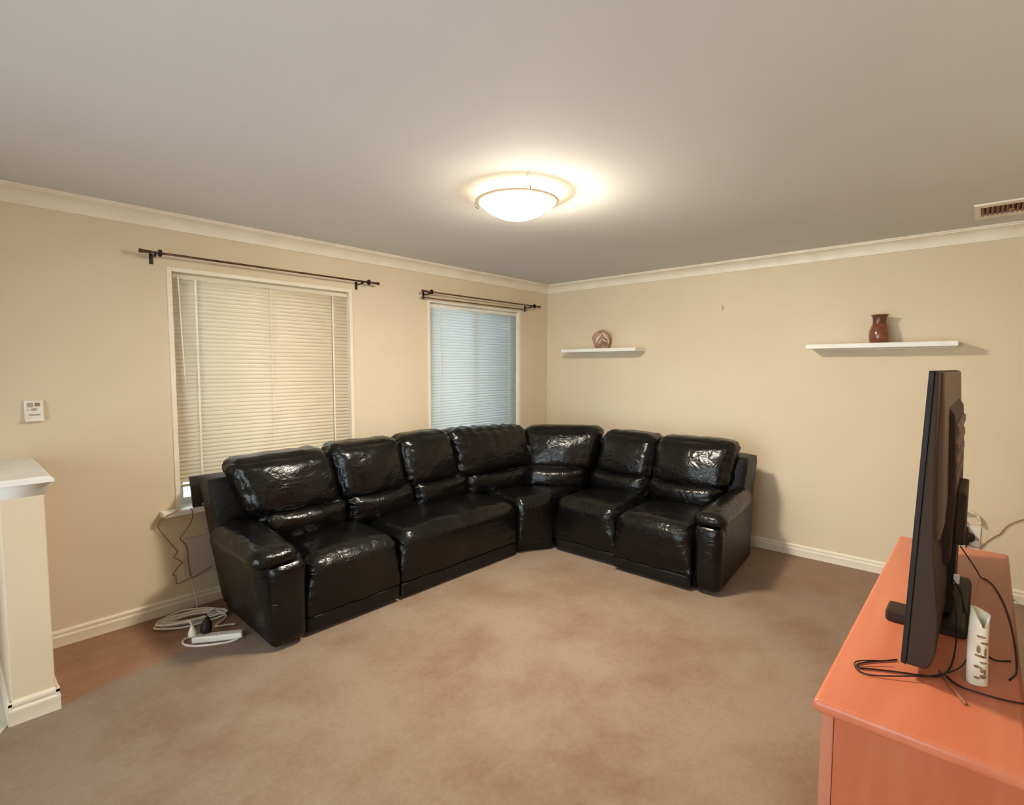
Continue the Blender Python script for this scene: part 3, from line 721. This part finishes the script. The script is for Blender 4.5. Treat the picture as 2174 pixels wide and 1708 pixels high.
MB().tube([(-.11, .02, .012), (-.135, .05, .0058), (-.165, .045, .0058), (-.178, .01, .0058), (-.15, -.035, .0058), (-.08, -.062, .0058), (.02, -.062, .0058), (.085, -.048, .0058), (.128, -.015, .012)], .0058, 8, 6).build('cord', 'cord_white', pb, smooth=True)
# thin brown cord from the sill
wy = -0.012
cord = [(-3.64, -.072, .643), (-3.66, -.085, .642), (-3.70, -.088, .628), (-3.735, -.06, .60), (-3.742, -.03, .565), (-3.735, -.018, .53), (-3.70, wy, .47), (-3.66, wy, .40), (-3.645, wy, .375), (-3.665, wy, .345), (-3.66, wy, .335), (-3.62, wy-.004, .30), (-3.64, wy, .285), (-3.675, wy, .235), (-3.66, wy, .225), (-3.655, wy, .175), (-3.62, wy, .178), (-3.585, wy-.004, .19)]
tag(MB().tube(cord, .0024, 6, 6).build('telephone_cord', 'cord_brown', smooth=True), 'thin brown cord hanging from the left end of the window sill', 'cord')
tag(MB().tube([(-3.585, -.079, .643), (-3.578, -.084, .632), (-3.575, -.084, .60), (-3.58, -.06, .55), (-3.60, -.03, .50), (-3.628, -.016, .45), (-3.60, -.017, .405), (-3.592, -.018, .35), (-3.592, -.018, .30), (-3.58, -.018, .20), (-3.57, -.02, .19), (-3.52, -.018, .205), (-3.46, -.02, .23)], .0024, 6, 6).build('telephone_cord', 'cord_brown', smooth=True),
    'thin brown cord running from the sill behind the sofa', 'cord')

# ------------------------------------------------------------------ cabinet
CX0, CX1, CY0, CY1, CH = -3.20, -1.52, -3.745, -3.365, 0.70
cb = thing('sideboard', 'orange-brown wooden sideboard under the television', 'sideboard', loc=(-2.36, -3.55, 0))
kid(MB().box(CX0, CX1, CY0, CY1, CH-.032, CH), 'top', 'wood_top', cb, bevel=.011, bseg=4, auto=0.6)
kid(MB().box(CX0+.028, CX0+.050, CY0+.003, CY1-.042, .06, CH-.0325), 'end_panel', 'wood_end', cb, bevel=.001)
kid(MB().box(CX1-.050, CX1-.028, CY0+.003, CY1-.042, .06, CH-.0325), 'end_panel', 'wood_end', cb, bevel=.001)
kid(MB().box(CX0+.051, CX1-.051, CY0+.02, CY0+.026, .06, CH-.0325), 'back_panel', 'wood_end', cb)
kid(MB().box(CX0+.051, CX1-.051, CY0+.03, CY1-.045, .06, .08), 'bottom_panel', 'wood_end', cb)
kid(MB().box(CX0+.04, CX1-.04, CY0+.03, CY1-.06, .001, .0595), 'plinth', 'wood_trim', cb)
nd_ = 4; dw = (CX1 - CX0 - .052) / nd_
for k in range(nd_):
    a = CX0 + .026 + k * dw
    o = kid(MB().box(a+.0015, a+dw-.0015, CY1-.041, CY1-.014, .065, CH-.036), 'door', 'wood_trim', cb, bevel=.003)
    MBk = MB().box(a+.05, a+dw-.05, CY1-.0145, CY1-.011, .115, CH-.085)
    kid(MBk, 'door_panel', 'wood_end', o, bevel=.001).matrix_parent_inverse = Matrix.Identity(4)
    kid(MB().lathe([(.006, 0), (.006, .012), (.013, .018), (.013, .026), (.0005, .028)], (a + (dw-.025 if k % 2 == 0 else .025), CY1-.0135, .40), 14, 'y', caps=False), 'knob', 'rod_metal', o, smooth=True)

# ------------------------------------------------------------------ television (screen faces +y, towards the sofa)
tv = thing('television', 'black flat television seen edge-on on the sideboard', 'television', loc=(-2.33, -3.53, CH))
TX0, TX1 = -2.93, -1.70
zb_, zt_ = CH + .028, 1.492
def lean(y, z): return y - (z - zb_) * 0.036          # leans back a little
def prof(pts): return [(lean(y, z), z) for y, z in pts]
yf = -3.508
kid(MB().prism(prof([(yf, zb_+.004), (yf, zt_), (yf-.012, zt_), (yf-.012, zb_)]), 'x', TX0, TX1), 'bezel', 'black_plastic', tv, bevel=.002)
kid(MB().prism(prof([(yf+.0012, zb_+.06), (yf+.0012, zt_-.02), (yf-.001, zt_-.02), (yf-.001, zb_+.06)]), 'x', TX0+.02, TX1-.02), 'screen', 'screen', tv)
kid(MB().prism(prof([(yf-.0125, zb_+.002), (yf-.0125, zt_-.001), (yf-.020, zt_-.001), (yf-.030, zt_-.25), (yf-.044, zb_+.30), (yf-.066, zb_+.13), (yf-.068, zb_+.05), (yf-.060, zb_+.012), (yf-.050, zb_+.002)]), 'x', TX0+.002, TX1-.002), 'side_shell', 'tv_side', tv, bevel=.003)
kid(MB().prism(prof([(yf-.018, zt_-.004), (yf-.026, zt_-.006), (yf-.036, zt_-.12), (yf-.052, zb_+.40), (yf-.052, zb_+.32), (yf-.03, zb_+.3)]), 'x', TX0+.10, TX1-.02), 'back_cover', 'tv_back', tv, bevel=.004)
kid(MB().prism(prof([(yf-.03, zt_-.10), (yf-.05, zt_-.13), (yf-.064, zt_-.30), (yf-.070, zb_+.36), (yf-.070, zb_+.20), (yf-.03, zb_+.18)]), 'x', TX0+.30, TX1-.25), 'electronics_housing', 'tv_side', tv, bevel=.004)
for k in range(4):
    kid(MB().prism(prof([(yf-.0535+k*.0, zt_-.16-k*.05), (yf-.060-k*.002, zt_-.165-k*.05), (yf-.062-k*.002, zt_-.185-k*.05), (yf-.050, zt_-.19-k*.05)]), 'x', TX0+.34, TX1-.30), 'vent_rib', 'tv_back', tv)
kid(MB().box(-2.52, -2.22, lean(yf-.092, 1.10), lean(yf-.066, 1.10), CH+.26, CH+.42), 'mount_box', 'tv_side', tv, bevel=.006)
kid(MB().box(-2.50, -2.24, yf-.088, yf-.05, CH+.03, CH+.262), 'stand_neck', 'black_plastic', tv, bevel=.008)
kid(rbox(MB(), rect(-2.60, -2.03, yf-.13, yf+.02), CH+.001, rect(-2.58, -2.05, yf-.12, yf+.01), CH+.026, r=.012, N=8, amp=0), 'stand_foot', 'black_plastic', tv, smooth=True)
kid(MB().box(-2.60, -2.51, yf-.01, yf+.072, CH+.0015, CH+.038), 'foot_pad', 'tv_side', tv, bevel=.008)
kid(MB().box(-2.506, -2.500, yf-.100, yf-.085, CH+.135, CH+.165), 'white_connector', 'white_plastic', tv, bevel=.002)

# birch candle holder
bk = thing('bark_candle_holder', 'white birch bark tube with a notched top on the sideboard', 'candle holder', loc=(-2.845, -3.657, CH))
sd = 28; vs_ = []; fs = []
rows = [0, .03, .07, .115, .15, .185]
def top_h(a):  # notched slanted rim
    dv = abs((a - math.radians(206) + PI) % (2 * PI) - PI)
    return .186 - .036 * max(0, 1 - dv / 1.1) + .008 * math.sin(a)
for i in range(sd):
    a = 2 * PI * i / sd
    for j, z in enumerate(rows):
        rr = .0195 * (1.10 - .12 * j / 5) * (1 + .07 * math.sin(a * 3 + j) + .04 * noise.noise((i, j, 2)))
        zz = z if j < 5 else top_h(a)
        vs_.append((rr * math.cos(a), rr * math.sin(a), zz + .001))
    zt2 = top_h(a)
    vs_.append((.0135 * math.cos(a), .0135 * math.sin(a), zt2 - .002)); vs_.append((.0128 * math.cos(a), .0128 * math.sin(a), .13))
n = 8
fs = [(i*n+j, ((i+1)%sd)*n+j, ((i+1)%sd)*n+j+1, i*n+j+1) for i in range(sd) for j in range(n-1)]
fs += [tuple(i*n for i in range(sd))[::-1], tuple(i*n+n-1 for i in range(sd))]
MB().add(vs_, fs).build('bark_tube', 'birch_bark', bk, auto=0.9)
for (a0, z, w_, hh) in ((200, .128, 30, .004), (225, .112, 34, .004), (190, .095, 13, .013), (228, .09, 9, .015), (205, .078, 44, .004), (222, .062, 26, .0035), (188, .05, 24, .004), (214, .043, 12, .009), (225, .026, 26, .006), (190, .022, 20, .004), (232, .036, 8, .014)):
    mb = MB(); A = [math.radians(a0 - 8 - w_*.75 + 1.5 * w_ * q / 4) for q in range(5)]
    ro, ri = .0222, .0192
    tilt = .16
    def P(a, r, z_): return (r * math.cos(a), r * math.sin(a), z_ + .5 * tilt * (a - A[2]) * -.03)
    vv = []
    for q, a in enumerate(A):
        hz = 1.5 * hh * (0.3 + 0.7 * math.sin(PI * (q + .5) / 5))
        vv += [P(a, ro, z - hz/2), P(a, ro, z + hz/2), P(a, ri, z + hz/2), P(a, ri, z - hz/2)]
    ff = [(4*q+k, 4*q+(k+1) % 4, 4*q+4+(k+1) % 4, 4*q+4+k) for q in range(4) for k in range(4)] + [(0, 1, 2, 3), (16, 17, 18, 19)]
    mb.add(vv, ff).build('bark_mark', 'bark_mark', bk)

# stick
st = thing('wooden_stick', 'thin brown wooden stick lying on the sideboard behind the television', 'stick', loc=(-2.9, -3.61, CH + .004))
stm = MB().tube([(-2.855, -3.585, CH+.0045), (-2.985, -3.640, CH+.0045)], .004, 8, 0)
kid(stm, 'shaft', 'wood_stick', st, smooth=True)

# cords on the sideboard
z = CH + .0032
label(kid(MB().tube([(-2.50, -3.585, CH+.12), (-2.56, -3.60, CH+.10), (-2.68, -3.612, CH+.055), (-2.80, -3.607, z+.004), (-2.875, -3.588, z), (-2.905, -3.558, z), (-2.925, -3.515, z), (-2.958, -3.455, z), (-2.975, -3.428, z), (-2.962, -3.418, z), (-2.925, -3.44, z), (-2.885, -3.475, z), (-2.86, -3.495, z)], .0022, 8, 6, zmin=CH + .003), 'power_cord', 'cord_black', tv, smooth=True), 'black cord looping around the near end of the television')
label(kid(MB().tube([(-2.50, -3.59, CH+.15), (-2.56, -3.615, CH+.12), (-2.70, -3.640, CH+.05), (-2.80, -3.628, z+.009), (-2.905, -3.575, z+.008), (-2.945, -3.535, z+.008), (-2.992, -3.46, z), (-2.995, -3.43, z), (-2.98, -3.415, z+.008), (-2.95, -3.425, z+.008), (-2.90, -3.48, z+.008)], .0018, 8, 6, zmin=CH + .003), 'power_cord', 'cord_black', tv, smooth=True), 'second thinner black cord looping beside the television end')
label(kid(MB().tube([(-2.86, -3.592, z), (-2.90, -3.625, z), (-2.905, -3.655, z), (-2.905, -3.69, z), (-2.90, -3.715, z), (-2.89, -3.743, z)], .0022, 8, 6, zmin=CH + .003), 'power_cord', 'cord_black', tv, smooth=True), 'black cord curving in front of the birch bark tube')
label(kid(MB().tube([(-2.36, -3.61, CH+.08), (-2.48, -3.63, z), (-2.62, -3.66, z), (-2.68, -3.69, z), (-2.66, -3.725, z)], .0022, 8, 6, zmin=CH + .003), 'power_cord', 'cord_black', tv, smooth=True), 'black cord behind the birch bark tube')
label(kid(MB().tube([(-2.22, -3.60, CH+.18), (-2.12, -3.62, CH+.12), (-2.02, -3.645, CH+.05), (-1.95, -3.66, z), (-2.00, -3.69, z), (-2.15, -3.715, z), (-2.30, -3.728, z), (-2.44, -3.735, z), (-2.60, -3.738, z), (-2.72, -3.735, z), (-2.78, -3.72, z)], .0021, 8, 6, zmin=CH + .003), 'power_cord', 'cord_black', tv, smooth=True), 'black cord trailing off the back edge of the sideboard')

# wall outlet and what is plugged into it
ou = thing('wall_outlet', 'white wall outlet behind the far end of the television', 'outlet', loc=(0, -3.60, .30))
kid(MB().box(-.012, -.0005, -3.655, -3.535, .29, .455), 'plate', 'white_plastic', ou, bevel=.003)
kid(MB().box(-.016, -.0122, -3.648, -3.64, .36, .38), 'switch', 'grey_plastic', ou, bevel=.001)
pa = thing('plug_adapter', 'black plug adapter in the wall outlet behind the television', 'plug', loc=(-.016, -3.572, .34))
kid(rbox(MB(), [(-.07, -3.535), (-.07, -3.605), (-.0165, -3.605), (-.0165, -3.535)], .33, [(-.07, -3.53), (-.07, -3.595), (-.0165, -3.595), (-.0165, -3.53)], .455, r=.018, N=8, amp=.003), 'body', 'black_plastic', pa, smooth=True)
kid(MB().lathe([(.0005, -.036), (.026, -.036), (.03, -.02), (.03, 0), (.0005, .002)], (-.03, -3.60, .385), 16, 'x', caps=False), 'barrel', 'black_plastic', pa, smooth=True)
kid(MB().tube([(-.05, -3.585, .335), (-.06, -3.60, .28), (-.05, -3.66, .20), (-.05, -3.76, .10), (-.06, -3.83, .03)], .004, 8, 6), 'cord', 'cord_black', pa, smooth=True)
ring = [(-.02 - .01 * (k % 2), -3.585 + .062 * math.cos(a), .485 + .062 * math.sin(a)) for k, a in enumerate([math.radians(q) for q in range(-18, 210, 19)])]
wc = thing('coiled_lead', 'white coiled lead hanging over the wall outlet behind the television', 'cord', loc=(-.02, -3.585, .47))
kid(MB().tube(ring, .0065, 8, 4), 'coil', 'cord_white', wc, smooth=True)
kid(MB().tube([(p[0]-.016, p[1]-.004, p[2]+.005) for p in ring[1:]], .0065, 8, 4), 'coil', 'cord_white', wc, smooth=True)
kid(MB().box(-.05, -.0125, -3.575, -3.535, .456, .495), 'connector', 'white_plastic', wc, bevel=.005)
tag(MB().tube([(-.02, -3.60, .325), (-.012, -3.655, .318), (-.010, -3.69, .37), (-.010, -3.735, .42), (-.010, -3.745, .425), (-.010, -3.78, .49), (-.010, -3.84, .54), (-.010, -3.92, .58)], .003, 6, 6).build('antenna_cable', 'cord_brown', smooth=True),
    'thin brown cable running up the wall from the outlet to the right', 'cord')
